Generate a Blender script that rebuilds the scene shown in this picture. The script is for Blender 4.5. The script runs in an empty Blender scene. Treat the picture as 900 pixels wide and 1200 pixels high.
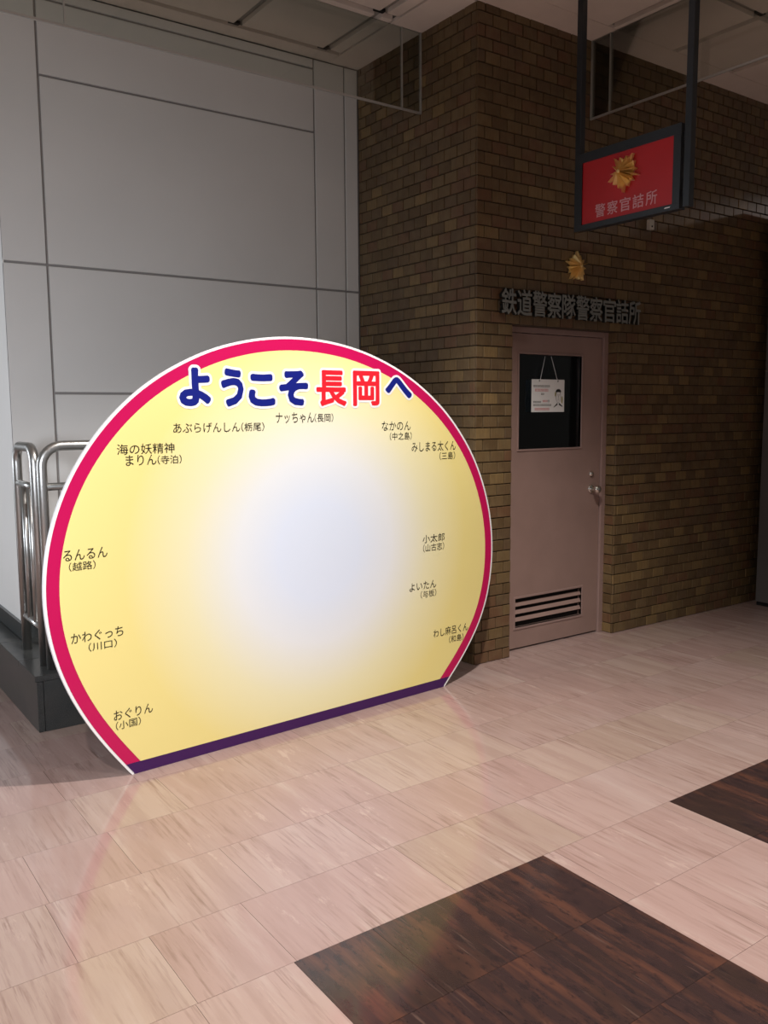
import bpy, bmesh, math, random
from mathutils import Vector, Matrix
random.seed(7)
SC = bpy.context.scene
COL = SC.collection
# ---------------------------------------------------------------- camera
F, YAW, PIT, ROLL = 1009.86, 0.6200, 0.1160, 0.0070
def camera():
    cd = bpy.data.cameras.new('camera'); c = bpy.data.objects.new('camera', cd); COL.objects.link(c)
    cy, sy, cp, sp = math.cos(YAW), math.sin(YAW), math.cos(PIT), math.sin(PIT)
    f = Vector((sy*cp, cy*cp, -sp)); rt = Vector((cy, -sy, 0)); dn = -rt.cross(f)
    cr, sr = math.cos(ROLL), math.sin(ROLL)
    r2 = cr*rt + sr*dn; d2 = -sr*rt + cr*dn
    m = Matrix((r2, -d2, -f)).transposed().to_4x4(); m.translation = (0, 0, 1.55)
    c.matrix_world = m
    cd.sensor_fit = 'HORIZONTAL'; cd.sensor_width = 36; cd.lens = F/900*36; cd.clip_start = .05
    SC.camera = c
camera()
# ---------------------------------------------------------------- world, lights, exposure
W = bpy.data.worlds.new('world'); SC.world = W; W.use_nodes = True
W.node_tree.nodes['Background'].inputs[0].default_value = (1, .95, .88, 1)
W.node_tree.nodes['Background'].inputs[1].default_value = .08
def spot(loc, tgt, power, size, blend, rad, col=(1, .96, .91)):
    l = bpy.data.lights.new('lamp', 'SPOT'); l.energy = power; l.spot_size = math.radians(size); l.spot_blend = blend
    l.shadow_soft_size = rad; l.color = col
    o = bpy.data.objects.new('lamp_or_fill_spot', l); COL.objects.link(o); o.location = loc
    o.rotation_euler = (Vector(tgt)-Vector(loc)).to_track_quat('-Z', 'Y').to_euler()
def area(loc, tgt, power, sx, sy, col=(1, 1, 1), spread=180):
    l = bpy.data.lights.new('lamp', 'AREA'); l.energy = power; l.shape = 'RECTANGLE'; l.size = sx; l.size_y = sy; l.color = col; l.spread = math.radians(spread)
    o = bpy.data.objects.new('fill_light', l); COL.objects.link(o); o.location = loc
    o.rotation_euler = (Vector(tgt)-Vector(loc)).to_track_quat('-Z', 'Y').to_euler()
spot((2.1, 2.1, 3.78), (2.1, 2.15, 0), 440, 112, .6, .05)
spot((2.1, -.6, 3.78), (2.1, -.2, 0), 330, 108, .6, .06)  # unseen fill spot, added to brighten the foreground floor and board front
spot((-.6, .6, 3.78), (-.4, .9, 0), 220, 112, .6, .06)  # another unseen fill spot, added for the near floor on the left
spot((9.1, 2.5, 3.7), (9.1, 2.5, 0), 12, 162, .06, .05, (1, .86, .80))
area((-.8, 2.0, 1.6), (1.0, 5, 1.0), 15, .8, .9, (.84, .91, 1), 100)  # added bluish fill for the left panels, stands in for daylight; no opening here
area((-3.2, 8.6, 1.6), (1.1, 6.2, 1.4), 50, 1.6, 2, (.84, .91, 1), 120)  # added fill to brighten the left wall face and plinth side
area((4.6, 5.2, 2.55), (4.6, 5.2, 0), 9, .6, .2, (.85, .93, 1))  # added weak fill inside the office, brightens the view through the door glass
SC.view_settings.view_transform = 'Standard'; SC.view_settings.look = 'None'
SC.view_settings.gamma = 1; SC.view_settings.use_curve_mapping = False
SC.view_settings.exposure = .35

# ---------------------------------------------------------------- helpers
def mesh(name, verts, faces, mat=None, parent=None, smooth=False, loc=None):
    me = bpy.data.meshes.new(name); me.from_pydata([tuple(v) for v in verts], [], faces); me.update()
    if mat: me.materials.append(mat)
    if smooth: me.polygons.foreach_set('use_smooth', [True]*len(me.polygons))
    o = bpy.data.objects.new(name, me); COL.objects.link(o)
    if parent: o.parent = parent
    if loc: o.location = loc
    return o
def frombm(name, bm, mat=None, parent=None, smooth=False, loc=None):
    me = bpy.data.meshes.new(name); bm.to_mesh(me); bm.free()
    if mat: me.materials.append(mat)
    if smooth:
        me.polygons.foreach_set('use_smooth', [True]*len(me.polygons))
    o = bpy.data.objects.new(name, me); COL.objects.link(o)
    if parent: o.parent = parent
    if loc: o.location = loc
    return o
def bbox(bm, a, b, bev=0, seg=2):
    g = bmesh.ops.create_cube(bm, size=1)
    vs = g['verts']
    for v in vs:
        v.co = Vector([(a[i]+b[i])/2 + v.co[i]*(b[i]-a[i]) for i in range(3)])
    if bev:
        es = list({e for v in vs for e in v.link_edges})
        bmesh.ops.bevel(bm, geom=es, offset=bev, segments=seg, affect='EDGES', profile=.5)
def box(name, a, b, mat, parent=None, bev=0):
    bm = bmesh.new(); bbox(bm, a, b, bev); return frombm(name, bm, mat, parent)
def boxes(name, lst, mat, parent=None, bev=0):
    bm = bmesh.new()
    for a, b in lst: bbox(bm, a, b, bev)
    return frombm(name, bm, mat, parent)
def tube_into(bm, pts, r, n=16, cap=True):
    pts = [Vector(p) for p in pts]; rings = []
    t0 = (pts[1]-pts[0]).normalized()
    up = Vector((0, 0, 1)) if abs(t0.z) < .9 else Vector((1, 0, 0))
    nrm = t0.cross(up).normalized()
    for i, p in enumerate(pts):
        if i == 0: t = t0
        elif i == len(pts)-1: t = (pts[i]-pts[i-1]).normalized()
        else: t = ((pts[i+1]-p).normalized()+(p-pts[i-1]).normalized()).normalized()
        nrm = (nrm - t*nrm.dot(t)).normalized(); bn = t.cross(nrm)
        rings.append([bm.verts.new(p+r*(math.cos(2*math.pi*k/n)*nrm+math.sin(2*math.pi*k/n)*bn)) for k in range(n)])
    for a, b in zip(rings, rings[1:]):
        for k in range(n): bm.faces.new((a[k], a[(k+1) % n], b[(k+1) % n], b[k]))
    if cap: bm.faces.new(rings[0][::-1]); bm.faces.new(rings[-1])
def tube(name, pts, r, mat, parent=None, n=16):
    bm = bmesh.new(); tube_into(bm, pts, r, n); bmesh.ops.recalc_face_normals(bm, faces=bm.faces)
    o = frombm(name, bm, mat, parent, True)
    return o
def lathe(name, prof, mat, parent, loc, axis='-Y', n=24):
    bm = bmesh.new(); rings = []
    for r, h in prof:
        rings.append([bm.verts.new((r*math.cos(2*math.pi*k/n), r*math.sin(2*math.pi*k/n), h)) for k in range(n)])
    for a, b in zip(rings, rings[1:]):
        for k in range(n): bm.faces.new((a[k], a[(k+1) % n], b[(k+1) % n], b[k]))
    bm.faces.new(rings[0][::-1]); bm.faces.new(rings[-1])
    M = Matrix.Rotation(math.radians(90), 4, 'X') if axis == '-Y' else Matrix.Identity(4)
    bmesh.ops.transform(bm, matrix=M, verts=bm.verts)
    return frombm(name, bm, mat, parent, True, loc)
def empty(name, loc=(0, 0, 0), rz=0):
    o = bpy.data.objects.new(name, None); COL.objects.link(o); o.location = loc; o.rotation_euler = (0, 0, rz); return o
def tag(o, label=None, cat=None, group=None, kind=None):
    if label: o['label'] = label
    if cat: o['category'] = cat
    if group: o['group'] = group
    if kind: o['kind'] = kind
    return o
def text_geo(s, bold=0, extrude=0, res=3, k=10):
    me = _text_geo(s, extrude, res)
    if bold:
        bm = bmesh.new()
        for i in range(k):
            a = 2*math.pi*i/k; n0 = len(bm.verts); bm.from_mesh(me); bm.verts.ensure_lookup_table()
            for v in bm.verts[n0:]: v.co += Vector((bold*math.cos(a), bold*math.sin(a), .004*(i+1)))
        bm.from_mesh(me); bm.to_mesh(me); bm.free()
    return me
def _text_geo(s, extrude=0, res=3):
    c = bpy.data.curves.new('t', 'FONT'); c.body = s; c.size = 1; c.extrude = extrude; c.resolution_u = res
    o = bpy.data.objects.new('t', c); COL.objects.link(o)
    dg = bpy.context.evaluated_depsgraph_get(); dg.update()
    me = bpy.data.meshes.new_from_object(o.evaluated_get(dg))
    bpy.data.objects.remove(o); bpy.data.curves.remove(c)
    return me
def place_text(name, me, P00, PX, PY, N, mat, parent, ref=None, depth=0):
    """fit the text's bounding box onto the parallelogram P00, P00+PX, P00+PY; N = outward normal (unit)"""
    co = [v.co.copy() for v in me.vertices]
    r = ref or co
    x0, x1 = min(v.x for v in r), max(v.x for v in r); y0, y1 = min(v.y for v in r), max(v.y for v in r)
    z0, z1 = min(v.z for v in co), max(v.z for v in co)
    for v in me.vertices:
        s = (v.co.x-x0)/(x1-x0); t = (v.co.y-y0)/(y1-y0); d = (depth or .0006)*((v.co.z-z0)/(z1-z0)) if z1 > z0 else 0
        v.co = P00 + PX*s + PY*t + N*d
    me.materials.clear(); me.materials.append(mat)
    o = bpy.data.objects.new(name, me); COL.objects.link(o); o.parent = parent
    return o
# ---------------------------------------------------------------- materials
def newmat(name, col=(.5, .5, .5), rough=.5, metal=0, spec=.5):
    m = bpy.data.materials.new(name); m.use_nodes = True; b = m.node_tree.nodes['Principled BSDF']
    b.inputs['Base Color'].default_value = (*col, 1); b.inputs['Roughness'].default_value = rough
    b.inputs['Metallic'].default_value = metal; b.inputs['Specular IOR Level'].default_value = spec
    return m, m.node_tree.nodes, m.node_tree.links, b
def nz(N, L, vec, scale, detail=4, rough=.55):
    n = N.new('ShaderNodeTexNoise'); n.inputs['Scale'].default_value = scale; n.inputs['Detail'].default_value = detail
    n.inputs['Roughness'].default_value = rough; L.new(vec, n.inputs['Vector']); return n.outputs['Fac']
def ramp(N, L, fac, stops, interp='LINEAR'):
    r = N.new('ShaderNodeValToRGB'); r.color_ramp.interpolation = interp
    e = r.color_ramp.elements
    while len(e) < len(stops): e.new(.5)
    for i, (p, c) in enumerate(stops): e[i].position = p; e[i].color = (*c, 1) if len(c) == 3 else c
    L.new(fac, r.inputs[0]); return r.outputs[0]
def mixc(N, L, fac, a, b, mode='MIX'):
    m = N.new('ShaderNodeMix'); m.data_type = 'RGBA'; m.blend_type = mode
    for s, v in ((0, fac), (6, a), (7, b)):
        if hasattr(v, 'links'): L.new(v, m.inputs[s])
        else: m.inputs[s].default_value = v if s == 0 else (*v, 1)
    return m.outputs[2]
def bump(N, L, b, h, st, dist=.002):
    n = N.new('ShaderNodeBump'); n.inputs['Strength'].default_value = st; n.inputs['Distance'].default_value = dist
    L.new(h, n.inputs['Height']); L.new(n.outputs[0], b.inputs['Normal'])
def coords(N, L, scale=(1, 1, 1), rnd=None, which='Object'):
    t = N.new('ShaderNodeTexCoord'); mp = N.new('ShaderNodeMapping'); mp.inputs['Scale'].default_value = scale
    L.new(t.outputs[which], mp.inputs[0])
    if rnd is not None:
        k = N.new('ShaderNodeMath'); k.operation = 'MULTIPLY'; k.inputs[1].default_value = 37.; L.new(rnd, k.inputs[0])
        a = N.new('ShaderNodeVectorMath'); a.operation = 'ADD'; L.new(mp.outputs[0], a.inputs[0]); L.new(k.outputs[0], a.inputs[1])
        return a.outputs[0]
    return mp.outputs[0]
def rnd_src(N, island):
    if island: return N.new('ShaderNodeNewGeometry').outputs['Random Per Island']
    return N.new('ShaderNodeObjectInfo').outputs['Random']
def brick_mat(name, island):
    m, N, L, b = newmat(name, rough=.42)
    r = rnd_src(N, island)
    base = ramp(N, L, r, [(0, (.115, .070, .030)), (.17, (.165, .105, .045)), (.34, (.135, .083, .038)), (.5, (.150, .076, .037)), (.64, (.155, .098, .044)), (.80, (.215, .138, .056)), (.90, (.125, .078, .040))], 'CONSTANT')
    v = coords(N, L, (55, 55, 6), r); n1 = nz(N, L, v, 2, 3)
    v2 = coords(N, L, (9, 9, 9), r); n2 = nz(N, L, v2, 1.5, 3)
    c = mixc(N, L, ramp(N, L, n1, [(.35, (0, 0, 0)), (.75, (.45, .45, .45))]), base, (.07, .042, .02))
    c = mixc(N, L, ramp(N, L, n2, [(.45, (0, 0, 0)), (.8, (.35, .35, .35))]), c, (.22, .165, .085))
    L.new(c, b.inputs['Base Color']); bump(N, L, b, n1, .35, .0015)
    return m
M_BRICK, M_BRICKS = brick_mat('brick_piece', False), brick_mat('brick_field', True)
M_MORTAR = newmat('mortar', (.060, .042, .026), .9)[0]
def marble(name, island, dark=False):
    m, N, L, b = newmat(name, rough=.16 if not dark else .13, spec=.5)
    r = rnd_src(N, island)
    st = coords(N, L, (16, 1.5, 16), r); fine = coords(N, L, (75, 4, 75), r); cl = coords(N, L, (2.4, 1.1, 2.4), r)
    a = nz(N, L, st, 1.0, 5, .6); f = nz(N, L, fine, 1.0, 4, .6); k = nz(N, L, cl, 1.3, 4, .6)
    if not dark:
        base = ramp(N, L, r, [(0, (0.327, 0.221, 0.196)), (.25, (0.350, 0.244, 0.216)), (.5, (0.319, 0.221, 0.192)), (.62, (0.334, 0.225, 0.200)), (.82, (0.357, 0.260, 0.220)), (.93, (0.319, 0.229, 0.188))], 'CONSTANT')
        c = mixc(N, L, ramp(N, L, a, [(.40, (.4, .4, .4)), (.50, (0, 0, 0))]), base, (0.266, 0.171, 0.148))
        c = mixc(N, L, ramp(N, L, a, [(.56, (0, 0, 0)), (.72, (.6, .6, .6))]), c, (0.410, 0.318, 0.280))
        c = mixc(N, L, ramp(N, L, k, [(.5, (0, 0, 0)), (.72, (.45, .45, .45))]), c, (0.380, 0.287, 0.264))
        pm = N.new('ShaderNodeMath'); pm.operation = 'MULTIPLY'          # streaks gather in patches
        L.new(ramp(N, L, f, [(.50, (0, 0, 0)), (.68, (.8, .8, .8))]), pm.inputs[0])
        L.new(ramp(N, L, nz(N, L, coords(N, L, (5, 1.6, 5), r), 1.0, 5, .65), [(.44, (.10,)*3), (.60, (1, 1, 1))]), pm.inputs[1])
        c = mixc(N, L, pm.outputs[0], c, (0.213, 0.132, 0.112))
        sp = nz(N, L, coords(N, L, (9, 2.2, 9), r), 1.4, 7, .72)
        c = mixc(N, L, ramp(N, L, sp, [(.60, (0, 0, 0)), (.68, (.55, .55, .55))]), c, (.46, .345, .30))
    else:
        c = mixc(N, L, ramp(N, L, a, [(.47, (0, 0, 0)), (.62, (.9, .9, .9))]), (.036, .021, .020), (.088, .038, .026))
        c = mixc(N, L, ramp(N, L, k, [(.54, (0, 0, 0)), (.66, (.9, .9, .9))]), c, (.035, .021, .018))
        v3 = coords(N, L, (30, 12, 30), r); g = nz(N, L, v3, 1.2, 6, .7)
        c = mixc(N, L, ramp(N, L, g, [(.52, (0, 0, 0)), (.64, (.7, .7, .7))]), c, (.020, .014, .015))
        c = mixc(N, L, ramp(N, L, f, [(.62, (0, 0, 0)), (.80, (.6, .6, .6))]), c, (.15, .09, .07))
    L.new(c, b.inputs['Base Color'])
    L.new(ramp(N, L, f, [(.3, (.07,)*3), (.8, (.17,)*3)]), b.inputs['Roughness'])
    bump(N, L, b, k, .06, .002)
    return m
M_TILE, M_TILES, M_DTILE = marble('pink_marble', False), marble('pink_marble_field', True), marble('dark_marble', False, True)
M_GROUT = newmat('grout', (.29, .205, .175), .5)[0]
def plain(name, col, rough=.5, metal=0, var=.06, scale=3, spec=.5, bmp=0, bscale=80):
    m, N, L, b = newmat(name, col, rough, metal, spec)
    v = coords(N, L, (1, 1, 1)); n = nz(N, L, v, scale, 4)
    dk = tuple(c*(1-var*2) for c in col); lt = tuple(min(1, c*(1+var)) for c in col)
    L.new(ramp(N, L, n, [(.3, dk), (.7, lt)]), b.inputs['Base Color'])
    if bmp: bump(N, L, b, nz(N, L, v, bscale, 3), bmp, .001)
    return m
M_PANEL = plain('white_panel', (.76, .735, .70), .55, var=.02, scale=1.5)
M_GROOVE = newmat('panel_groove', (.30, .275, .26), .8)[0]
M_CEIL = plain('ceiling_board', (.86, .76, .68), .8, var=.03, scale=4, bmp=.1)
M_CHAN = newmat('ceiling_channel', (.36, .335, .30), .5)[0]
M_BLACK = newmat('black_void', (.004, .004, .004), .8)[0]
M_GRANITE, N, L, b = newmat('black_granite', (.03, .03, .03), .28)
v = coords(N, L, (1, 1, 1)); n = nz(N, L, v, 260, 3, .7); n2 = nz(N, L, v, 7, 3)
c = ramp(N, L, n, [(.38, (.018, .020, .020)), (.62, (.055, .058, .058)), (.75, (.13, .135, .13))])
c = mixc(N, L, ramp(N, L, n2, [(.4, (0, 0, 0)), (.7, (.25,)*3)]), c, (.09, .08, .07)); L.new(c, b.inputs['Base Color'])
M_STEEL, N, L, b = newmat('brushed_steel', (.52, .51, .49), .36, 1)
v = coords(N, L, (1, 1, 1)); n = nz(N, L, v, 90, 3); L.new(ramp(N, L, n, [(.3, (.30,)*3), (.7, (.42,)*3)]), b.inputs['Roughness'])
M_DOOR = plain('door_paint', (.30, .195, .165), .38, var=.04, scale=5, bmp=.05)
M_DFRAME = plain('frame_paint', (.31, .205, .18), .38, var=.03, scale=6)
M_SLOT = newmat('louver_dark', (.01, .006, .005), .8)[0]
M_CHROME = newmat('chrome', (.80, .78, .74), .12, 1)[0]
M_GLASS, N, L, b = newmat('window_glass', (1, 1, 1), .02)
b.inputs['Transmission Weight'].default_value = 1; b.inputs['IOR'].default_value = 1.45
def thin_glass(name, tint, refl=.5):
    m = bpy.data.materials.new(name); m.use_nodes = True; N = m.node_tree.nodes; L = m.node_tree.links; N.remove(N['Principled BSDF'])
    t = N.new('ShaderNodeBsdfTransparent'); t.inputs[0].default_value = (*tint, 1)
    g = N.new('ShaderNodeBsdfGlossy'); g.inputs['Roughness'].default_value = .03
    fr = N.new('ShaderNodeFresnel'); fr.inputs['IOR'].default_value = 1.45
    mu = N.new('ShaderNodeMath'); mu.operation = 'MULTIPLY'; mu.inputs[1].default_value = refl; L.new(fr.outputs[0], mu.inputs[0])
    x = N.new('ShaderNodeMixShader'); L.new(mu.outputs[0], x.inputs[0]); L.new(t.outputs[0], x.inputs[1]); L.new(g.outputs[0], x.inputs[2])
    L.new(x.outputs[0], N['Material Output'].inputs[0]); return m
M_SCREEN = thin_glass('screen_glass', (.86, .88, .85), .9)
M_DGLASS = thin_glass('door_glass', (.80, .84, .88), 1.1)
M_SCRFRAME = newmat('screen_edge', (.50, .49, .46), .35, .4)[0]
M_SIGNF = plain('sign_frame', (.020, .025, .032), .35, 0, .05)
M_SIGNR = plain('sign_red', (.52, .010, .016), .35, 0, .03)
M_PINKL = newmat('sign_letter', (.72, .36, .40), .5)[0]
M_GOLD, N, L, b = newmat('gold', (1, .76, .33), .32, .55)
M_LETTER = plain('letter_metal', (.27, .28, .26), .45, .4, .05)
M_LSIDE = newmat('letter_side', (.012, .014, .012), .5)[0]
M_WHITE = newmat('white_edge', (.85, .84, .85), .4)[0]
M_PINK = newmat('crimson_border', (.52, .003, .085), .33)[0]
M_PURPLE = newmat('purple_band', (.045, .006, .085), .33)[0]
M_NAVY = newmat('navy_print', (.006, .012, .19), .35)[0]
M_RED = newmat('red_print', (.74, .015, .03), .35)[0]
M_INK = newmat('black_print', (.010, .009, .008), .4)[0]
M_DMETAL = plain('dark_metal', (.20, .19, .19), .38, .5, .05)
M_PLASTIC = newmat('pale_plastic', (.55, .52, .45), .5)[0]
M_PAPER = newmat('notice_paper', (.80, .80, .78), .7)[0]
M_REDINK = newmat('red_ink', (.60, .05, .06), .6)[0]
M_OLIVE = newmat('olive_ink', (.36, .33, .12), .6)[0]
M_SKIN = newmat('line_drawing_fill', (.75, .74, .72), .6)[0]
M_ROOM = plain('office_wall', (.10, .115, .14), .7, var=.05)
M_WOOD = plain('brace_wood', (.45, .32, .18), .6, var=.15, scale=20)
# board print: yellow with a pale oval in the middle (printed gradient)
M_YELL, N, L, b = newmat('board_print', rough=.30)
t = N.new('ShaderNodeTexCoord'); mp = N.new('ShaderNodeMapping'); mp.inputs['Location'].default_value = (-.98, 0, -.87*1.0); mp.inputs['Scale'].default_value = (1, 0, 1.0)
L.new(t.outputs['Object'], mp.inputs[0]); ln = N.new('ShaderNodeVectorMath'); ln.operation = 'LENGTH'; L.new(mp.outputs[0], ln.inputs[0])
c = ramp(N, L, ln.outputs['Value'], [(.24, (.76, .83, .97)), (.46, (.82, .84, .86)), (.72, (.84, .78, .50)), (1.0, (.83, .70, .27))])
L.new(c, b.inputs['Base Color'])

# ---------------------------------------------------------------- geometry constants (metres)
CX, WY, PY, PX0, CZ = 3.43, 3.863, 5.075, 1.109, 3.84   # brick corner x, brick front y, panel wall y, panel corner x, ceiling z
DX0, DX1, DZ = 3.73, 4.70, 2.07                          # door opening
BL, BH = .118, .069
CAM = Vector((0, 0, 1.55))

# ---------------------------------------------------------------- floor
floor = tag(empty('floor'), 'glossy pink marble tiled floor with dark brown square inlays', 'floor', kind='structure')
mesh('floor_bed', [(-2, -2, -.02), (9, -2, -.02), (9, 8, -.02), (-2, 8, -.02)], [(0, 1, 2, 3)], M_GROUT, floor)
mesh('grout', [(-2, -2, -.0022), (9, -2, -.0022), (9, 8, -.0022), (-2, 8, -.0022)], [(0, 1, 2, 3)], M_GROUT, floor)
RH = .36; darks = [(1.11, 2.11, .93, 2.01), (2.82, 3.90, .93, 2.01), (1.11, 2.11, -.87, .21), (2.82, 3.90, -.87, .21), (-.6, .4, .93, 2.01), (4.61, 5.61, .93, 2.01)]
def tile_geo(x0, x1, y0, y1, z=0.):
    g = .0006
    a = [(x0+g, y0+g, z-.006), (x1-g, y0+g, z-.006), (x1-g, y1-g, z-.006), (x0+g, y1-g, z-.006)]
    d = [(p[0], p[1], z) for p in a]
    return a+d, [(4, 5, 6, 7)]+[(k, (k+1) % 4, 4+(k+1) % 4, 4+k) for k in range(4)]
def centred(vs):
    n = len(vs); cx = sum(v[0] for v in vs)/n; cy = sum(v[1] for v in vs)/n
    return [(v[0]-cx, v[1]-cy, v[2]) for v in vs], (cx, cy, 0)
rows = [1.65-RH*8+RH*k for k in range(0, 26)]
fv, ff = [], []; ntile = 0
def project(P):
    d = Vector(P)-CAM; cy, sy, cp, sp = math.cos(YAW), math.sin(YAW), math.cos(PIT), math.sin(PIT)
    f = Vector((sy*cp, cy*cp, -sp)); rt = Vector((cy, -sy, 0)); dn = -rt.cross(f); z = d.dot(f)
    return (450+F*d.dot(rt)/z, 600+F*d.dot(dn)/z) if z > .1 else (-1e4, 0)
for k, y in enumerate(rows):
    rnd = random.Random(50+k); x = -2 + rnd.random()*.4
    while x < 8.2:
        w = rnd.choice((.30, .36, .45, .60, .72)); x1 = min(x+w, 8.3)
        segs = [(x, x1)]
        for (a, bb, c0, c1) in darks:
            if c0-.01 < y+RH/2 < c1+.01:
                ns = []
                for s, e in segs:
                    if e <= a or s >= bb: ns.append((s, e)); continue
                    if s < a: ns.append((s, a))
                    if e > bb: ns.append((bb, e))
                segs = ns
        for s, e in segs:
            if e-s < .03: continue
            vs, fs = tile_geo(s, e, y, y+RH, 0)
            P = [project((q, r_, 0)) for q in (s, e, (s+e)/2) for r_ in (y, y+RH, y+RH/2)]
            vis = any(-20 < p[0] < 920 and p[1] < 1225 for p in P) and not (s > 3.4 and y > 3.75) and e < 6.6 and y < 5
            if vis and ntile < 290:
                vv, loc = centred(vs); mesh('floor_tile', vv, fs, M_TILE, floor, loc=loc); ntile += 1
            else:
                b0 = len(fv); fv += vs; ff += [tuple(i+b0 for i in f_) for f_ in fs]
        x = x1
tag(mesh('floor_tile_field', fv, ff, M_TILES, floor), kind='stuff')
for (a, bb, c0, c1) in darks:
    y = c0; k = 0
    while y < c1-.1:
        cuts = [a, a+(.33 if k % 2 else .5)*(bb-a), bb] if k % 2 else [a, a+.27, a+.69, bb]
        for s, e in zip(cuts, cuts[1:]):
            vs, fs = tile_geo(s, e, y, y+RH, .0003); vv, loc = centred(vs)
            mesh('dark_floor_tile', vv, fs, M_DTILE, floor, loc=loc)
        y += RH; k += 1

# ---------------------------------------------------------------- brick walls
def brick_geo(L_, H_, D, flip):
    """frustum brick: face in the local XZ plane, facing -Y; flip => facing -X with its length along Y"""
    e = .0022; x, z = L_/2, H_/2
    v = [(-x, D, -z), (x, D, -z), (x, D, z), (-x, D, z), (-x, e, -z), (x, e, -z), (x, e, z), (-x, e, z), (-x+e, 0, -z+e), (x-e, 0, -z+e), (x-e, 0, z-e), (-x+e, 0, z-e)]
    f = [(8, 9, 10, 11)]
    for k in range(4):
        j = (k+1) % 4; f += [(k, j, 4+j, 4+k), (4+k, 4+j, 8+j, 8+k)]
    if flip: v = [(p[1], -p[0], p[2]) for p in v]
    return v, f
GAP = .006; _cache = {}
def brick_field(wall, items, flip, limit, extra=0):
    """items: (u0, u1, z0) along the wall; the largest in the picture become parts"""
    rec = []
    for (u0, u1, z0, fixed) in items:
        c = ((fixed, (u0+u1)/2, z0+BH/2) if flip else ((u0+u1)/2, fixed, z0+BH/2))
        d = Vector(c)-CAM; p = project(c)
        cosn = abs(d.normalized().x if flip else d.normalized().y)
        s = (u1-u0)*cosn/d.length_squared
        hid = (not (-15 < p[0] < 915 and -15 < p[1] < 1210)) or (p[0] < 562 and p[1] > 640) or (p[0] < 520 and p[1] > 500) or (p[0] < 440 and p[1] > 425)
        rec.append((s if not hid else s*.001, u0, u1, z0, c))
    rec.sort(key=lambda r: -r[0]); sv, sf = [], []
    for i, (s, u0, u1, z0, c) in enumerate(rec):
        Lr = round(u1-u0-GAP, 4); dz = random.uniform(-.0012, .0012)
        if Lr < .012: continue
        key = (Lr, flip)
        if key not in _cache: _cache[key] = brick_geo(Lr, BH-GAP, .012, flip)
        v, f = _cache[key]
        c = Vector(c)
        if flip: c.x += dz
        else: c.y += dz
        if i < limit:
            k2 = ('m', Lr, flip)
            if k2 not in _cache:
                o = mesh('brick', v, f, M_BRICK, wall); _cache[k2] = o.data
            else:
                o = bpy.data.objects.new('brick', _cache[k2]); COL.objects.link(o); o.parent = wall
            o.location = c
        else:
            b0 = len(sv); sv += [(p[0]+c.x, p[1]+c.y, p[2]+c.z) for p in v]; sf += [tuple(q+b0 for q in ff_) for ff_ in f]
    tag(mesh('brick_field', sv, sf, M_BRICKS, wall), kind='stuff')
wall_f = tag(empty('wall_front'), 'brown glazed brick wall with the recessed pink steel door', 'wall', kind='structure')
wall_s = tag(empty('wall_side'), 'brown brick return wall between the door wall and the white panelled wall', 'wall', kind='structure')
m = .009; XE = 7.6; nrow = int(CZ/BH)+1
box('mortar_bed', (CX+m, WY+m, 0), (DX0+.0, WY+.25, CZ), M_MORTAR, wall_f)
box('mortar_bed', (DX1+m, WY+m, 0), (XE, WY+.25, CZ), M_MORTAR, wall_f)
box('mortar_bed', (DX0, WY+m, DZ), (DX1+m, WY+.25, CZ), M_MORTAR, wall_f)
box('mortar_bed', (CX+m, WY+.25, 0), (CX+.2, PY+.05, CZ), M_MORTAR, wall_s)
items = []
for r in range(nrow):
    z0 = r*BH
    if z0+BH > CZ+.05: break
    u = CX - (0 if r % 2 == 0 else BL/2)
    while u < XE:
        a, bb = max(u, CX), u+BL; u += BL
        if z0 < DZ-.01:
            if a >= DX0-.001 and bb <= DX1+.001: continue
            if a < DX0 < bb: bb = DX0
            if a < DX1 < bb: a = DX1
        items.append((a, bb, z0, WY))
brick_field(wall_f, items, False, 270)
rev = [(WY+.012, WY+.10, r*BH, DX1) for r in range(30)]
rv, rf = [], []
for (a, bb, z0, X) in rev:                      # bricks of the door reveal, face towards the door
    v, f = brick_geo(bb-a-GAP, BH-GAP, .012, True)
    if 'rev' not in _cache: o = mesh('brick', v, f, M_BRICK, wall_f); _cache['rev'] = o.data
    else: o = bpy.data.objects.new('brick', _cache['rev']); COL.objects.link(o); o.parent = wall_f
    o.location = (X, (a+bb)/2, z0+BH/2)
items = []
for r in range(nrow):
    z0 = r*BH
    if z0+BH > CZ+.05: break
    u = WY - (BL/2 if r % 2 == 0 else 0)
    while u < PY:
        a, bb = max(u, WY+.0115), min(u+BL, PY); u += BL
        items.append((a, bb, z0, CX))
brick_field(wall_s, items, True, 300)

# ---------------------------------------------------------------- door
door = tag(empty('door_1', (DX0, WY, 0)), 'dusty pink steel door with a window and low louvre in the brick wall', 'door', kind='structure')
def dbox(name, a, b, mat, parent=door, bev=0):
    o = frombm(name, _b(a, b, bev), mat, parent); return o
def _b(a, b, bev=0):
    bm = bmesh.new(); bbox(bm, (a[0]-DX0, a[1]-WY, a[2]), (b[0]-DX0, b[1]-WY, b[2]), bev, 1); return bm
bm = bmesh.new()
FY0, FY1 = WY+.085, WY+.20; LY0, LY1 = WY+.10, WY+.14
def fb(a, b, bev=.002): bbox(bm, (a[0]-DX0, a[1]-WY, a[2]), (b[0]-DX0, b[1]-WY, b[2]), bev, 1)
fb((DX0, FY0, 0), (DX0+.045, FY1, DZ)); fb((DX1-.04, FY0, 0), (DX1+.009, FY1, DZ)); fb((DX0+.045, FY0, DZ-.035), (DX1-.04, FY1, DZ))
frombm('door_frame', bm, M_DFRAME, door)
lx0, lx1, lz0, lz1 = DX0+.049, DX1-.045, .012, DZ-.040
gx0, gx1, gz0, gz1 = 3.878, 4.456, 1.305, 1.905
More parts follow.
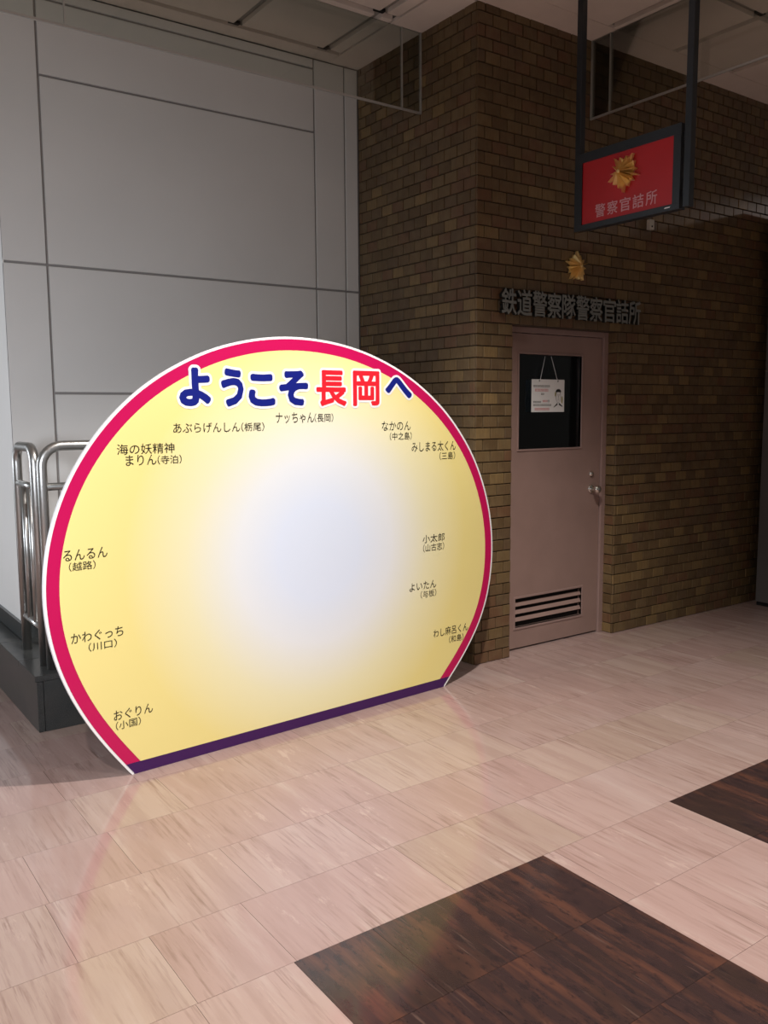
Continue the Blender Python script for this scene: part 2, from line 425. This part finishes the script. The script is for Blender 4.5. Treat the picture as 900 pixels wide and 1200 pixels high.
vx0, vx1, vz0, vz1 = 3.866, 4.496, .146, .338
bm = bmesh.new()
for a, b_ in [((lx0, lz0), (gx0, lz1)), ]: pass
fb((lx0, LY0, vz1), (vx0, LY1, lz1), 0)
fb((lx0, LY0, lz0), (vx0, LY1, vz1), 0)
fb((vx0, LY0, lz0), (lx1, LY1, vz0), 0)
fb((vx1, LY0, vz0), (lx1, LY1, vz1), 0)
fb((vx0, LY0, vz1), (lx1, LY1, gz0), 0)
fb((vx0, LY0, gz0), (gx0, LY1, lz1), 0)
fb((gx1, LY0, gz0), (lx1, LY1, lz1), 0)
fb((gx0, LY0, gz1), (gx1, LY1, lz1), 0)
leaf = frombm('door_leaf', bm, M_DOOR, door)
def ring_frame(name, x0, x1, z0, z1, w, ya, yb, mat, parent):
    bm2 = bmesh.new()
    for a, b_ in (((x0-w, z0-w), (x1+w, z0)), ((x0-w, z1), (x1+w, z1+w)), ((x0-w, z0), (x0, z1)), ((x1, z0), (x1+w, z1))):
        bbox(bm2, (a[0]-DX0, ya-WY, a[1]), (b_[0]-DX0, yb-WY, b_[1]), .0015, 1)
    return frombm(name, bm2, mat, parent)
ring_frame('window_bead', gx0, gx1, gz0, gz1, .012, LY0-.006, LY0+.02, M_DFRAME, door)
dbox('glass_pane', (gx0, LY0+.016, gz0), (gx1, LY0+.021, gz1), M_DGLASS)
ring_frame('louver_frame', vx0, vx1, vz0, vz1, .014, LY0-.004, LY0+.02, M_DFRAME, door)
dbox('louver_backing', (vx0, LY0+.034, vz0), (vx1, LY0+.038, vz1), M_SLOT)
for k in range(3):
    zc = vz0 + .030 + k*.050 + .012
    bm = bmesh.new(); bbox(bm, (vx0-DX0, -.004, -.012), (vx1-DX0, .004, .015))
    bmesh.ops.transform(bm, matrix=Matrix.Translation((0, .112, zc+.008)) @ Matrix.Rotation(math.radians(-28), 4, 'X'), verts=bm.verts)
    frombm('louver_slat', bm, M_DOOR, door)
# lock set
kx, ky = 4.573-DX0, LY0-WY
lathe('lock_cylinder', [(.021, 0), (.022, .004), (.016, .010), (.014, .014)], M_CHROME, door, (kx-.004, ky, 1.118))
lathe('rose_plate', [(.030, 0), (.031, .005), (.024, .010)], M_CHROME, door, (kx, ky, 1.015))
lathe('door_knob', [(.012, .008), (.011, .03), (.016, .036), (.025, .045), (.0275, .058), (.024, .070), (.012, .075), (.002, .076)], M_CHROME, door, (kx, ky, 1.015))
for z in (.35, 1.85): pass
# dark office behind the door glass
room = tag(empty('wall_office', (DX0, WY+.25, 0)), 'dark office interior seen through the door window', 'wall', kind='structure')
def rb(n_, a, b_, mat_):
    bm3 = bmesh.new(); bbox(bm3, (a[0]-DX0, a[1]-WY-.25, a[2]), (b_[0]-DX0, b_[1]-WY-.25, b_[2])); return frombm(n_, bm3, mat_, room)
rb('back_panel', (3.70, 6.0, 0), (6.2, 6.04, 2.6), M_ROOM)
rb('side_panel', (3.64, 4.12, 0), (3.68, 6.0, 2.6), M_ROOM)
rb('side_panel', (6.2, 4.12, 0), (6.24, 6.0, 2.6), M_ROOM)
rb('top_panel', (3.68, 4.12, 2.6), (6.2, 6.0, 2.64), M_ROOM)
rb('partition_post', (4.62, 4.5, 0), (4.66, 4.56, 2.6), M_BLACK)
rb('counter', (3.9, 4.9, 0), (4.9, 5.4, 1.16), M_PANEL)
# notice hung on the glass
note = tag(empty('hanging_notice', (3.98, LY0-.012, 1.54)), 'small white printed notice hanging on strings in the door window', 'notice')
def nb(n_, x0, x1, z0, z1, y0, y1, mat_, par=None):
    bm4 = bmesh.new(); bbox(bm4, (x0, y0, z0), (x1, y1, z1)); return frombm(n_, bm4, mat_, par or note)
NW, NH = .300, .208
nb('paper', 0, NW, 0, NH, 0, .0015, M_PAPER)
tube('string', [(.075, .0, NH-.008), (.12, .002, .355)], .0013, M_WHITE, note, 6)
tube('string', [(.235, .0, NH-.008), (.175, .002, .355)], .0013, M_WHITE, note, 6)
for x in (.068, .238): nb('clip', x-.004, x+.004, NH-.014, NH-.004, -.002, 0, M_DMETAL)
def prt(n_, rects, mat_):
    bm5 = bmesh.new()
    for (x0, x1, z0, z1) in rects: bbox(bm5, (x0, -.0008, z0), (x1, 0.0002, z1))
    return tag(frombm(n_, bm5, mat_, note), kind='stuff')
rr = random.Random(3)
def row(x0, x1, zc, h):
    out = []; x = x0
    while x < x1:
        w = rr.uniform(.004, .0085)
        out += [(x, min(x+w, x1), zc-h/2, zc-h/2+.0022), (x, min(x+w, x1), zc+h/2-.0022, zc+h/2), (x+w*.35, x+w*.35+.0022, zc-h/2, zc+h/2)]
        x += w+.0028
    return out
prt('black_print', row(.015, .165, .165, .012)+row(.085, .110, .115, .011)+row(.015, .085, .065, .010)+row(.145, .160, .070, .014)+row(.015, .180, .045, .011), M_INK)
prt('red_print', row(.030, .150, .140, .015)+row(.100, .140, .070, .012)+row(.030, .160, .019, .014), M_REDINK)
def disc(n_, cx, cz, rx, rz, y, mat_, par, a0=0, a1=360, nseg=20):
    vs = [(cx+rx*math.cos(math.radians(a0+(a1-a0)*k/nseg)), y, cz+rz*math.sin(math.radians(a0+(a1-a0)*k/nseg))) for k in range(nseg+1)]
    return mesh(n_, vs, [tuple(range(nseg, -1, -1))] if False else [tuple(range(nseg+1))], mat_, par)
disc('printed_figure', .243, .100, .024, .040, -.0008, M_INK, note); disc('printed_figure', .243, .098, .0215, .037, -.0012, M_SKIN, note)
disc('printed_figure', .243, .128, .026, .020, -.0016, M_INK, note, 0, 180)
mesh('printed_figure', [(.236, -.0008, .060), (.205, -.0008, .035), (.200, -.0008, .028), (.236, -.0008, .045)], [(0, 1, 2, 3)], M_INK, note)
mesh('printed_figure', [(.250, -.0008, .060), (.280, -.0008, .040), (.286, -.0008, .032), (.250, -.0008, .045)], [(0, 1, 2, 3)], M_INK, note)
disc('printed_figure', .278, .078, .007, .024, -.0008, M_OLIVE, note); disc('printed_figure', .216, .115, .006, .016, -.0006, M_OLIVE, note)
boxes('printed_figure', [((.233, -.002, .108), (.240, -.0012, .111)), ((.246, -.002, .108), (.253, -.0012, .111)), ((.239, -.002, .080), (.248, -.0012, .083)), ((.242, -.002, .090), (.244, -.0012, .104))], M_INK, note)

# ---------------------------------------------------------------- lettering above the door
lett = tag(empty('wall_lettering', (3.595, WY, 2.12)), 'row of ten raised grey metal characters on the brick above the door', 'lettering')
chars = '鉄道警察隊警察官詰所'
for i, ch in enumerate(chars):
    x0 = i*.1285; w = .125
    me = text_geo(ch, .020, .1, 2, 6); N_ = Vector((0, -1, 0))
    o = place_text('letter', me, Vector((x0, -.014, 0)), Vector((w, 0, 0)), Vector((0, 0, .155)), N_, M_LETTER, lett, depth=.026)
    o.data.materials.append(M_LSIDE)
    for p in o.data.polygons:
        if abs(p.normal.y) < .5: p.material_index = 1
tube('mounting_pin', [(.02, -.02, .03), (.02, 0, .03)], .004, M_LSIDE, lett, 8)
tube('mounting_pin', [(1.24, -.02, .03), (1.24, 0, .03)], .004, M_LSIDE, lett, 8)
# ---------------------------------------------------------------- gold emblem
def emblem_bm(R, th):
    bm = bmesh.new(); n = 5; prof = []
    tips = [(0, 1.0), (21, .80), (51, .80)]
    for k in range(n):
        for a, r in tips: prof.append((90+k*72+a, r, 1))
    out = []
    for i, (a, r, _) in enumerate(prof):
        a2, r2, _ = prof[(i+1) % len(prof)]
        if a2 < a: a2 += 360
        out.append((a, r, True)); out.append(((a+a2)/2, min(r, r2)*(.62 if r != r2 else .74), False))
    c0 = bm.verts.new((0, 0, th)); back = bm.verts.new((0, 0, 0))
    inner, outer, base = [], [], []
    for a, r, tip in out:
        ca, sa = math.cos(math.radians(a)), math.sin(math.radians(a))
        inner.append(bm.verts.new((R*.20*ca, R*.20*sa, th*(1.0 if tip else .12))))
        outer.append(bm.verts.new((R*r*ca, R*r*sa, th*(.42 if tip else .0)+.0005)))
        base.append(bm.verts.new((R*r*ca, R*r*sa, 0)))
    m_ = len(out)
    for i in range(m_):
        j = (i+1) % m_
        bm.faces.new((c0, inner[i], inner[j])); bm.faces.new((inner[i], outer[i], outer[j])); bm.faces.new((inner[i], outer[j], inner[j]))
        bm.faces.new((outer[i], base[i], base[j], outer[j])); bm.faces.new((back, base[j], base[i]))
    g = bmesh.ops.create_uvsphere(bm, u_segments=12, v_segments=8, radius=R*.10)
    for v in g['verts']: v.co.z = v.co.z*.8 + th
    return bm
bm = emblem_bm(.098, .055); bmesh.ops.transform(bm, matrix=Matrix.Rotation(math.radians(90), 4, 'X'), verts=bm.verts)
tag(frombm('wall_emblem', bm, M_GOLD, loc=(4.262, WY-.002, 2.452)), 'gold star shaped emblem fixed to the brick above the lettering', 'emblem')
# ---------------------------------------------------------------- hanging sign
SX, SY0, SY1 = 4.0, 2.85, 3.60          # face x, near and far edges
sign = tag(empty('hanging_sign', (3.8, 2.7075, 3.7255)), 'red sign in a dark frame hung from two ceiling posts', 'sign')
def sb(n_, a, b_, mat_, bev=.002):
    bm6 = bmesh.new(); bbox(bm6, (a[0]-SX, a[1]-SY0, a[2]-CZ), (b_[0]-SX, b_[1]-SY0, b_[2]-CZ), bev, 1); return frombm(n_, bm6, mat_, sign)
sb('post', (SX, SY0, 2.605), (SX+.04, SY0+.04, 3.96), M_SIGNF); sb('post', (SX, SY1-.0, 2.60), (SX+.04, SY1+.04, 3.96), M_SIGNF)
sign.scale = (.95, .95, .95)
fy0, fy1, fz0, fz1 = SY0+.055, SY1, 2.60, 3.035
ry0, ry1, rz0, rz1 = 2.952, 3.578, 2.632, 2.982
sb('sign_box', (SX+.004, fy0, fz0), (SX+.045, fy1, fz1), M_SIGNF)
for a, b_ in (((fy0, fz0), (fy1, rz0)), ((fy0, rz1), (fy1, fz1)), ((fy0, rz0), (ry0, rz1)), ((ry1, rz0), (fy1, rz1))):
    sb('frame_rail', (SX-.006, a[0], a[1]), (SX+.004, b_[0], b_[1]), M_SIGNF, .001)
sb('bracket', (SX+.01, SY0+.04, 2.66), (SX+.03, fy0, 2.70), M_SIGNF); sb('bracket', (SX+.01, SY0+.04, 2.95), (SX+.03, fy0, 2.99), M_SIGNF)
sb('red_panel', (SX+.001, ry0, rz0), (SX+.005, ry1, rz1), M_SIGNR, 0)
for i, ch in enumerate('警察官詰所'):
    me = text_geo(ch, .010, 0, 3, 6)
    ya = 3.478-i*.0885
    place_text('letter', me, Vector((-.0005, ya-SY0, 2.655-CZ)), Vector((0, -.074, 0)), Vector((0, 0, .074)), Vector((-1, 0, 0)), M_PINKL, sign)
bm = emblem_bm(.108, .060); bmesh.ops.transform(bm, matrix=Matrix.Rotation(math.radians(-90), 4, 'Y') @ Matrix.Rotation(math.radians(90), 4, 'Z'), verts=bm.verts)
frombm('emblem', bm, M_GOLD, sign, loc=(0.0, 3.268-SY0, 2.862-CZ))
mesh('maker_mark', [(-.0065, 3.0-SY0, 2.615-CZ), (-.0065, 2.965-SY0, 2.615-CZ), (-.0065, 2.960-SY0, 2.621-CZ), (-.0065, 2.993-SY0, 2.621-CZ)], [(0, 1, 2, 3)], M_WHITE, sign)
# small box on the wall
jb = tag(empty('sensor_box', (4.985, WY, 2.795)), 'small pale plastic box on the brick wall beneath the red sign', 'sensor')
boxes('housing', [((-.024, -.028, -.034), (.024, 0, .034))], M_PLASTIC, jb, .003)
lathe('lens', [(.007, 0), (.006, .003), (.001, .004)], M_INK, jb, (0, -.028, -.012), n=12)

# ---------------------------------------------------------------- white panelled wall
wall_b = tag(empty('wall_back'), 'white panelled wall with dark seams behind the round board', 'wall', kind='structure')
box('wall_core', (PX0+.006, PY+.012, .29), (CX+.3, PY+.2, CZ), M_GROOVE, wall_b)
g = .007
def pan(x0, x1, z0, z1):
    bm7 = bmesh.new(); bbox(bm7, (x0+g, PY, z0+g), (x1-g, PY+.014, z1-g), .0015, 1); frombm('wall_panel', bm7, M_PANEL, wall_b)
for x0, x1, zs in ((PX0-g, 1.342, (.285, 2.372, CZ)), (1.342, 3.083, (.285, 1.666, 2.372, 3.378, 3.775, CZ)), (3.083, 3.320, (.285, 2.372, CZ)), (3.320, 3.428, (.285, 2.372, CZ))):
    for a, b_ in zip(zs, zs[1:]): pan(x0, x1, a, b_)
wall_l = tag(empty('wall_left'), 'plain white wall face turning back from the panel corner', 'wall', kind='structure')
box('wall_face', (PX0, PY+.002, 0), (PX0+.006, 9, CZ), M_PANEL, wall_l)
bs = tag(empty('baseboard_left'), 'low black stone skirting round the white wall corner', 'baseboard', kind='structure')
box('skirting', (PX0-.018, PY-.018, .285), (PX0, 9, .378), M_GRANITE, bs)
box('skirting', (PX0, PY-.018, .285), (CX, PY, .378), M_GRANITE, bs)
# granite plinth
pl = tag(empty('stone_plinth', (.979, 4.285, 0)), 'low black granite plinth under the steel railings', 'plinth')
def pb(n_, a, b_, bev=.002):
    bm8 = bmesh.new(); bbox(bm8, (a[0]-.979, a[1]-4.285, a[2]), (b_[0]-.979, b_[1]-4.285, b_[2]), bev, 1); return frombm(n_, bm8, M_GRANITE, pl)
for a, b_ in ((4.285, 4.62), (4.62, 5.056), (5.056, 5.9), (5.9, 9.0)): pb('coping_slab', (.975, a+.001, .255), (1.40 if b_ < 5.1 else 1.09, b_-.001, .285))
for a, b_ in ((1.40, 2.2), (2.2, 3.0), (3.0, 3.42)): pb('coping_slab', (a+.001, 4.281, .255), (b_-.001, 5.055, .285))
for a, b_ in ((4.289, 5.2), (5.2, 6.5), (6.5, 9.0)): pb('facing_slab', (.983, a+.001, 0), (1.013, b_-.001, .254))
for a, b_ in ((1.014, 1.7), (1.7, 2.5), (2.5, 3.42)): pb('facing_slab', (a+.001, 4.289, 0), (b_-.001, 4.319, .254))
# ---------------------------------------------------------------- railings
def arc(c, r, a0, a1, ax, ay, n=8):
    return [Vector(c)+r*(math.cos(math.radians(a0+(a1-a0)*k/n))*Vector(ax)+math.sin(math.radians(a0+(a1-a0)*k/n))*Vector(ay)) for k in range(n+1)]
ZR = .285; TR = .0245
ra = tag(empty('steel_railing', (1.07, 4.46, ZR)), 'short stainless railing section with hooped top at the plinth corner, end on', 'railing')
def rt(n_, pts, r_, par): return tube(n_, [Vector(p)-par.location for p in pts], r_, M_STEEL, par)
Y0, Y1, ZT = 4.47, 4.835, 1.385; rr_ = .085
rt('hoop_rail', [(1.07, Y0, ZR), (1.07, Y0, ZT-rr_)] + arc((1.07, Y0+rr_, ZT-rr_), rr_, 180, 90, (0, 1, 0), (0, 0, 1))[1:] + arc((1.07, Y1-rr_, ZT-rr_), rr_, 90, 0, (0, 1, 0), (0, 0, 1)) + [(1.07, Y1, ZR)], TR, ra)
rt('cross_rail', [(1.07, Y0, 1.19), (1.07, Y1, 1.19)], .017, ra)
rt('cross_rail', [(1.07, Y0, .475), (1.07, Y1, .475)], .017, ra)
for y in (4.59, 4.715): rt('baluster', [(1.07, y, .475), (1.07, y, 1.19)], .0155, ra)
rb2 = tag(empty('long_steel_railing', (1.075, 4.385, ZR)), 'long stainless handrail running behind the round board', 'railing')
YB = 4.375; X0, X1 = 1.08, 3.30; rr_ = .10; ZT = 1.395
rt('hoop_rail', [(X0, YB, ZR), (X0, YB, ZT-rr_)] + arc((X0+rr_, YB, ZT-rr_), rr_, 180, 90, (1, 0, 0), (0, 0, 1))[1:] + arc((X1-rr_, YB, ZT-rr_), rr_, 90, 0, (1, 0, 0), (0, 0, 1)) + [(X1, YB, ZR)], TR, rb2)
rt('cross_rail', [(X0+.02, YB, 1.195), (X1, YB, 1.195)], .019, rb2)
rt('cross_rail', [(X0, YB, .475), (X1, YB, .475)], .017, rb2)
x = X0+.25
while x < X1-.1: rt('baluster', [(x, YB, .475), (x, YB, 1.19)], .0125, rb2); x += .14

# ---------------------------------------------------------------- ceiling
ceil = tag(empty('ceiling'), 'pale ceiling of square boards with recessed grey channels', 'ceiling', kind='structure')
box('ceiling_void', (-2, -2, CZ+.03), (9, 8, CZ+.06), M_CHAN, ceil)
xs = [3.08+.62*k for k in range(-7, 9)]; ys = [4.93-.62*k for k in range(0, 11)]
hc = .027
for xi in range(len(xs)-1):
    for yi in range(len(ys)-1):
        x0, x1, y1, y0 = xs[xi]+hc, xs[xi+1]-hc, ys[yi]-hc, ys[yi+1]+hc
        if y1 > 3.67 and x0 > 3.0: 
            if x0 < 3.15: x1 = 3.185
            else: continue
        bm = bmesh.new(); bbox(bm, (x0, y0, CZ), (x1, y1, CZ+.03), .002, 1); frombm('ceiling_tile', bm, M_CEIL, ceil)
boxes('border_board', [((-2, 4.945, CZ), (3.198, PY, CZ+.02)), ((3.200, WY, CZ), (CX+.01, PY, CZ+.02)), ((3.200, 3.665, CZ), (9, WY+.01, CZ+.02))], M_CEIL, ceil)
bh = []
for x in xs:
    for y in ys:
        if y > 3.7 and x > 3.1: continue
        bh.append(((x-.045, y-.016, CZ+.012), (x+.022, y+.016, CZ+.0285)))
tag(boxes('channel_gap', bh, M_BLACK, ceil), kind='stuff')
for x in xs:
    pass
# smoke screens
GZ = 3.378
s1 = tag(empty('glass_smoke_screen', (3.43, 4.38, CZ)), 'long glass smoke screen hanging from the ceiling before the white wall', 'smoke screen')
for a, b_ in ((-2.0, 1.290), (1.292, 3.280), (3.282, 3.425)):
    box('glass_pane', (a-3.43, -.003, GZ-CZ), (b_-3.43, .003, 0), M_SCREEN, s1)
box('bottom_trim', (-5.43, -.005, GZ-.012-CZ), (-.003, .005, GZ-CZ), M_SCRFRAME, s1)
box('pane_joint', (3.277-3.43, -.006, GZ-CZ), (3.285-3.43, .006, 0), M_SCRFRAME, s1)
box('pane_joint', (1.288-3.43, -.006, GZ-CZ), (1.294-3.43, .006, 0), M_SCRFRAME, s1)
box('wall_channel', (-.010, -.007, GZ-.012-CZ), (-.001, .007, 0), M_SCRFRAME, s1)
s2 = tag(empty('glass_smoke_screen', (4.38, WY, CZ)), 'glass smoke screen hanging from the ceiling behind the red sign', 'smoke screen')
for a, b_ in ((-4.5, -1.85), (-1.848, -.152), (-.150, -.004)):
    box('glass_pane', (-.003, a, GZ-CZ), (.003, b_, 0), M_SCREEN, s2)
box('bottom_trim', (-.005, -4.5, GZ-.012-CZ), (.005, -.003, GZ-CZ), M_SCRFRAME, s2)
box('pane_joint', (-.006, -.154, GZ-CZ), (.006, -.148, 0), M_SCRFRAME, s2)
box('wall_channel', (-.007, -.010, GZ-.012-CZ), (.007, -.001, 0), M_SCRFRAME, s2)
# dark metal cabinet at the right end of the brick wall
mc = tag(empty('metal_pillar', (6.314, 2.2, 0)), 'tall dark grey metal casing standing at the far end of the brick wall', 'pillar')
def mb(n_, a, b_, mat_=M_DMETAL, bev=.003):
    bm9 = bmesh.new(); bbox(bm9, (a[0]-6.314, a[1]-2.2, a[2]), (b_[0]-6.314, b_[1]-2.2, b_[2]), bev, 1); return frombm(n_, bm9, mat_, mc)
mb('casing', (6.322, 2.2, .03), (7.3, 3.765, 3.06)); mb('side_panel', (6.314, 3.645, .03), (6.322, 3.765, 3.06)); mb('side_panel', (6.314, 2.2, .03), (6.322, 3.638, 3.06))
mb('kick_plate', (6.325, 2.2, 0), (7.3, 3.76, .03), M_BLACK, 0); mb('trim_strip', (6.310, 3.35, 1.835), (6.314, 3.765, 1.85), M_CHROME, 0)

# ---------------------------------------------------------------- the round welcome board
BRZ = math.atan2(.066, .998)
bd = tag(empty('welcome_board', (1.201, 3.540, 0), BRZ), 'large round yellow welcome board with a crimson rim standing on the floor', 'signboard')
OUT = [(1.83, 0), (1.856, .026), (1.958, .130), (2.049, .240), (2.122, .355), (2.175, .486), (2.205, .633), (2.212, .783), (2.196, .931), (2.158, 1.073), (2.102, 1.207), (2.03, 1.33), (1.944, 1.44), (1.849, 1.538), (1.745, 1.623), (1.636, 1.696), (1.523, 1.757), (1.407, 1.806), (1.289, 1.845), (1.168, 1.874), (1.047, 1.892), (.923, 1.901), (.799, 1.9), (.673, 1.888), (.546, 1.864), (.42, 1.828), (.296, 1.777), (.175, 1.713), (.059, 1.633), (-.048, 1.537), (-.143, 1.427), (-.225, 1.302), (-.288, 1.166), (-.331, 1.02), (-.352, .868), (-.349, .715), (-.322, .563), (-.274, .418), (-.208, .28), (-.129, .151), (-.041, .027), (-.02, 0)]
def subdivide(P):                                # smooth the rim (Catmull-Rom), keep the straight foot
    out = [P[0]]
    for i in range(len(P)-1):
        p0, p1, p2, p3 = P[max(i-1, 0)], P[i], P[i+1], P[min(i+2, len(P)-1)]
        for k in range(1, 5):
            t = k/4
            out.append(tuple(.5*((2*p1[j])+(-p0[j]+p2[j])*t+(2*p0[j]-5*p1[j]+4*p2[j]-p3[j])*t*t+(-p0[j]+3*p1[j]-3*p2[j]+p3[j])*t**3) for j in range(2)))
    return out
RIM = subdivide(OUT)
def inset(P, d):
    out = []; n = len(P)
    for i, p in enumerate(P):
        a, b_ = P[max(i-2, 0)], P[min(i+2, n-1)]; t = Vector((b_[0]-a[0], b_[1]-a[1])).normalized()
        out.append((p[0]-t.y*d, p[1]+t.x*d))
    return out
def clip(P, v, keep_above=True):
    out = []; n = len(P); s = 1 if keep_above else -1
    for i in range(n):
        a, b_ = P[i], P[(i+1) % n]; ia, ib = s*(a[1]-v) >= 0, s*(b_[1]-v) >= 0
        if ia: out.append(a)
        if ia != ib: t = (v-a[1])/(b_[1]-a[1]); out.append((a[0]+t*(b_[0]-a[0]), v))
    return out
def sheet(name, P, y, mat, d=0):
    n = len(P)
    if not d: return mesh(name, [(p[0], y, p[1]) for p in P], [tuple(range(n))], mat, bd)
    vs = [(p[0], y, p[1]) for p in P]+[(p[0], y+d, p[1]) for p in P]
    return mesh(name, vs, [tuple(range(n)), tuple(range(2*n-1, n-1, -1))]+[(i, i+n, (i+1) % n+n, (i+1) % n) for i in range(n)], mat, bd)
core = sheet('board_panel', clip(RIM, 0), 0, M_WHITE, .016)
R1 = inset(RIM, .011); R1[0] = (R1[0][0]-.005, -.01); R1[-1] = (R1[-1][0]+.005, -.01)
R2 = inset(RIM, .063)
lo = min(R2[0][1], R2[-1][1])
R2 = [(R2[0][0]-.05, -.05)]+R2+[(R2[-1][0]+.05, -.05)]
sheet('crimson_border', clip(R1, .052), -.0010, M_PINK)
sheet('yellow_face', clip(R2, .052), -.0018, M_YELL)
sheet('purple_band', clip(clip(R1, .052, False), .001), -.0014, M_PURPLE)
# vertical joint lines of the printed sheets
for x in (.33, .93, 1.53): pass
braceL = boxes('brace', [((.25, .016, 0), (.29, .36, .03)), ((.25, .016, .03), (.29, .06, .9))], M_WOOD, bd)
braceR = boxes('brace', [((1.5, .016, 0), (1.54, .30, .03)), ((1.5, .016, .03), (1.54, .06, .9))], M_WOOD, bd)
NB = Vector((0, -1, 0))
def btext(s, u0, u1, v0, v1, mat, bold=0, y=-.003, slope=0, ref=None, name='lettering'):
    me = text_geo(s, bold)
    o = place_text(name, me, Vector((u0, y, v0)), Vector((u1-u0, 0, slope)), Vector((0, 0, v1-v0)), NB, mat, bd, ref)
    return o
for ch, u0, u1, v0, v1, mt in (('よ', .249, .420, 1.573, 1.752, M_NAVY), ('う', .452, .585, 1.571, 1.753, M_NAVY), ('こ', .592, .752, 1.572, 1.732, M_NAVY), ('そ', .756, .938, 1.575, 1.752, M_NAVY),
                               ('長', .967, 1.167, 1.572, 1.758, M_RED), ('岡', 1.189, 1.377, 1.573, 1.760, M_RED), ('へ', 1.397, 1.598, 1.612, 1.733, M_NAVY)):
    k = .032
    btext(ch, u0+.009, u1-.009, v0+.006, v1-.006, mt, .050 if mt is M_NAVY else .030, -.0034, name='title_letter')
    # white outline: the same glyph grown by its own outline
    bo = .050 if mt is M_NAVY else .030
    tmp = text_geo(ch, bo); ref = [v.co.copy() for v in tmp.vertices]; bpy.data.meshes.remove(tmp)
    sw, sh = (u1-u0-.018), (v1-v0-.012)
    me = text_geo(ch, .115 if mt is M_NAVY else .090, 0, 3, 24)
    place_text('letter_outline', me, Vector((u0+.009, -.0026, v0+.006)), Vector((sw, 0, 0)), Vector((0, 0, sh)), NB, M_WHITE, bd, ref)
for s, u0, u1, v0, v1, sl in (
    ('なかのん', 1.383, 1.579, 1.452, 1.500, 0), ('（中之島）', 1.435, 1.586, 1.402, 1.442, 0), ('みしまる太くん', 1.586, 1.909, 1.335, 1.389, 0), ('（三島）', 1.787, 1.905, 1.286, 1.328, 0),
    ('小太郎', 1.663, 1.826, 0.839, 0.879, 0), ('（山古志）', 1.666, 1.822, 0.788, 0.830, 0), ('よいたん', 1.567, 1.763, 0.586, 0.623, 0), ('（与板）', 1.647, 1.763, 0.534, 0.574, 0),
    ('わし麻呂くん', 1.742, 2.012, 0.296, 0.344, 0), ('（和島）', 1.862, 1.975, 0.246, 0.286, 0), ('ナッちゃん', 0.744, 0.96, 1.499, 1.549, 0), ('（長岡）', 0.963, 1.075, 1.502, 1.543, 0),
    ('あぶらげんしん', 0.226, 0.553, 1.466, 1.505, 0), ('（栃尾）', 0.559, 0.68, 1.465, 1.505, 0), ('海の妖精神', -0.028, 0.228, 1.381, 1.422, 0), ('まりん', 0.008, 0.144, 1.337, 1.373, 0),
    ('（寺泊）', 0.149, 0.26, 1.333, 1.371, 0), ('るんるん', -0.269, -0.087, 0.965, 1.002, 0), ('（越路）', -0.248, -0.139, 0.919, 0.953, 0), ('かわぐっち', -0.254, -0.034, 0.62, 0.661, 0),
    ('（川口）', -0.184, -0.064, 0.58, 0.607, 0), ('おぐりん', -0.091, 0.084, 0.26, 0.297, 0), ('（小国）', -0.084, 0.027, 0.214, 0.251, 0)):
    vc = (v0+v1)/2; hh = max(v1-v0, .036)/2 if s[0] == '（' else max(v1-v0, .044)/2
    v0, v1 = vc-hh, vc+hh
    btext(s, u0, u1, v0, v1, M_INK, 0, slope=sl)
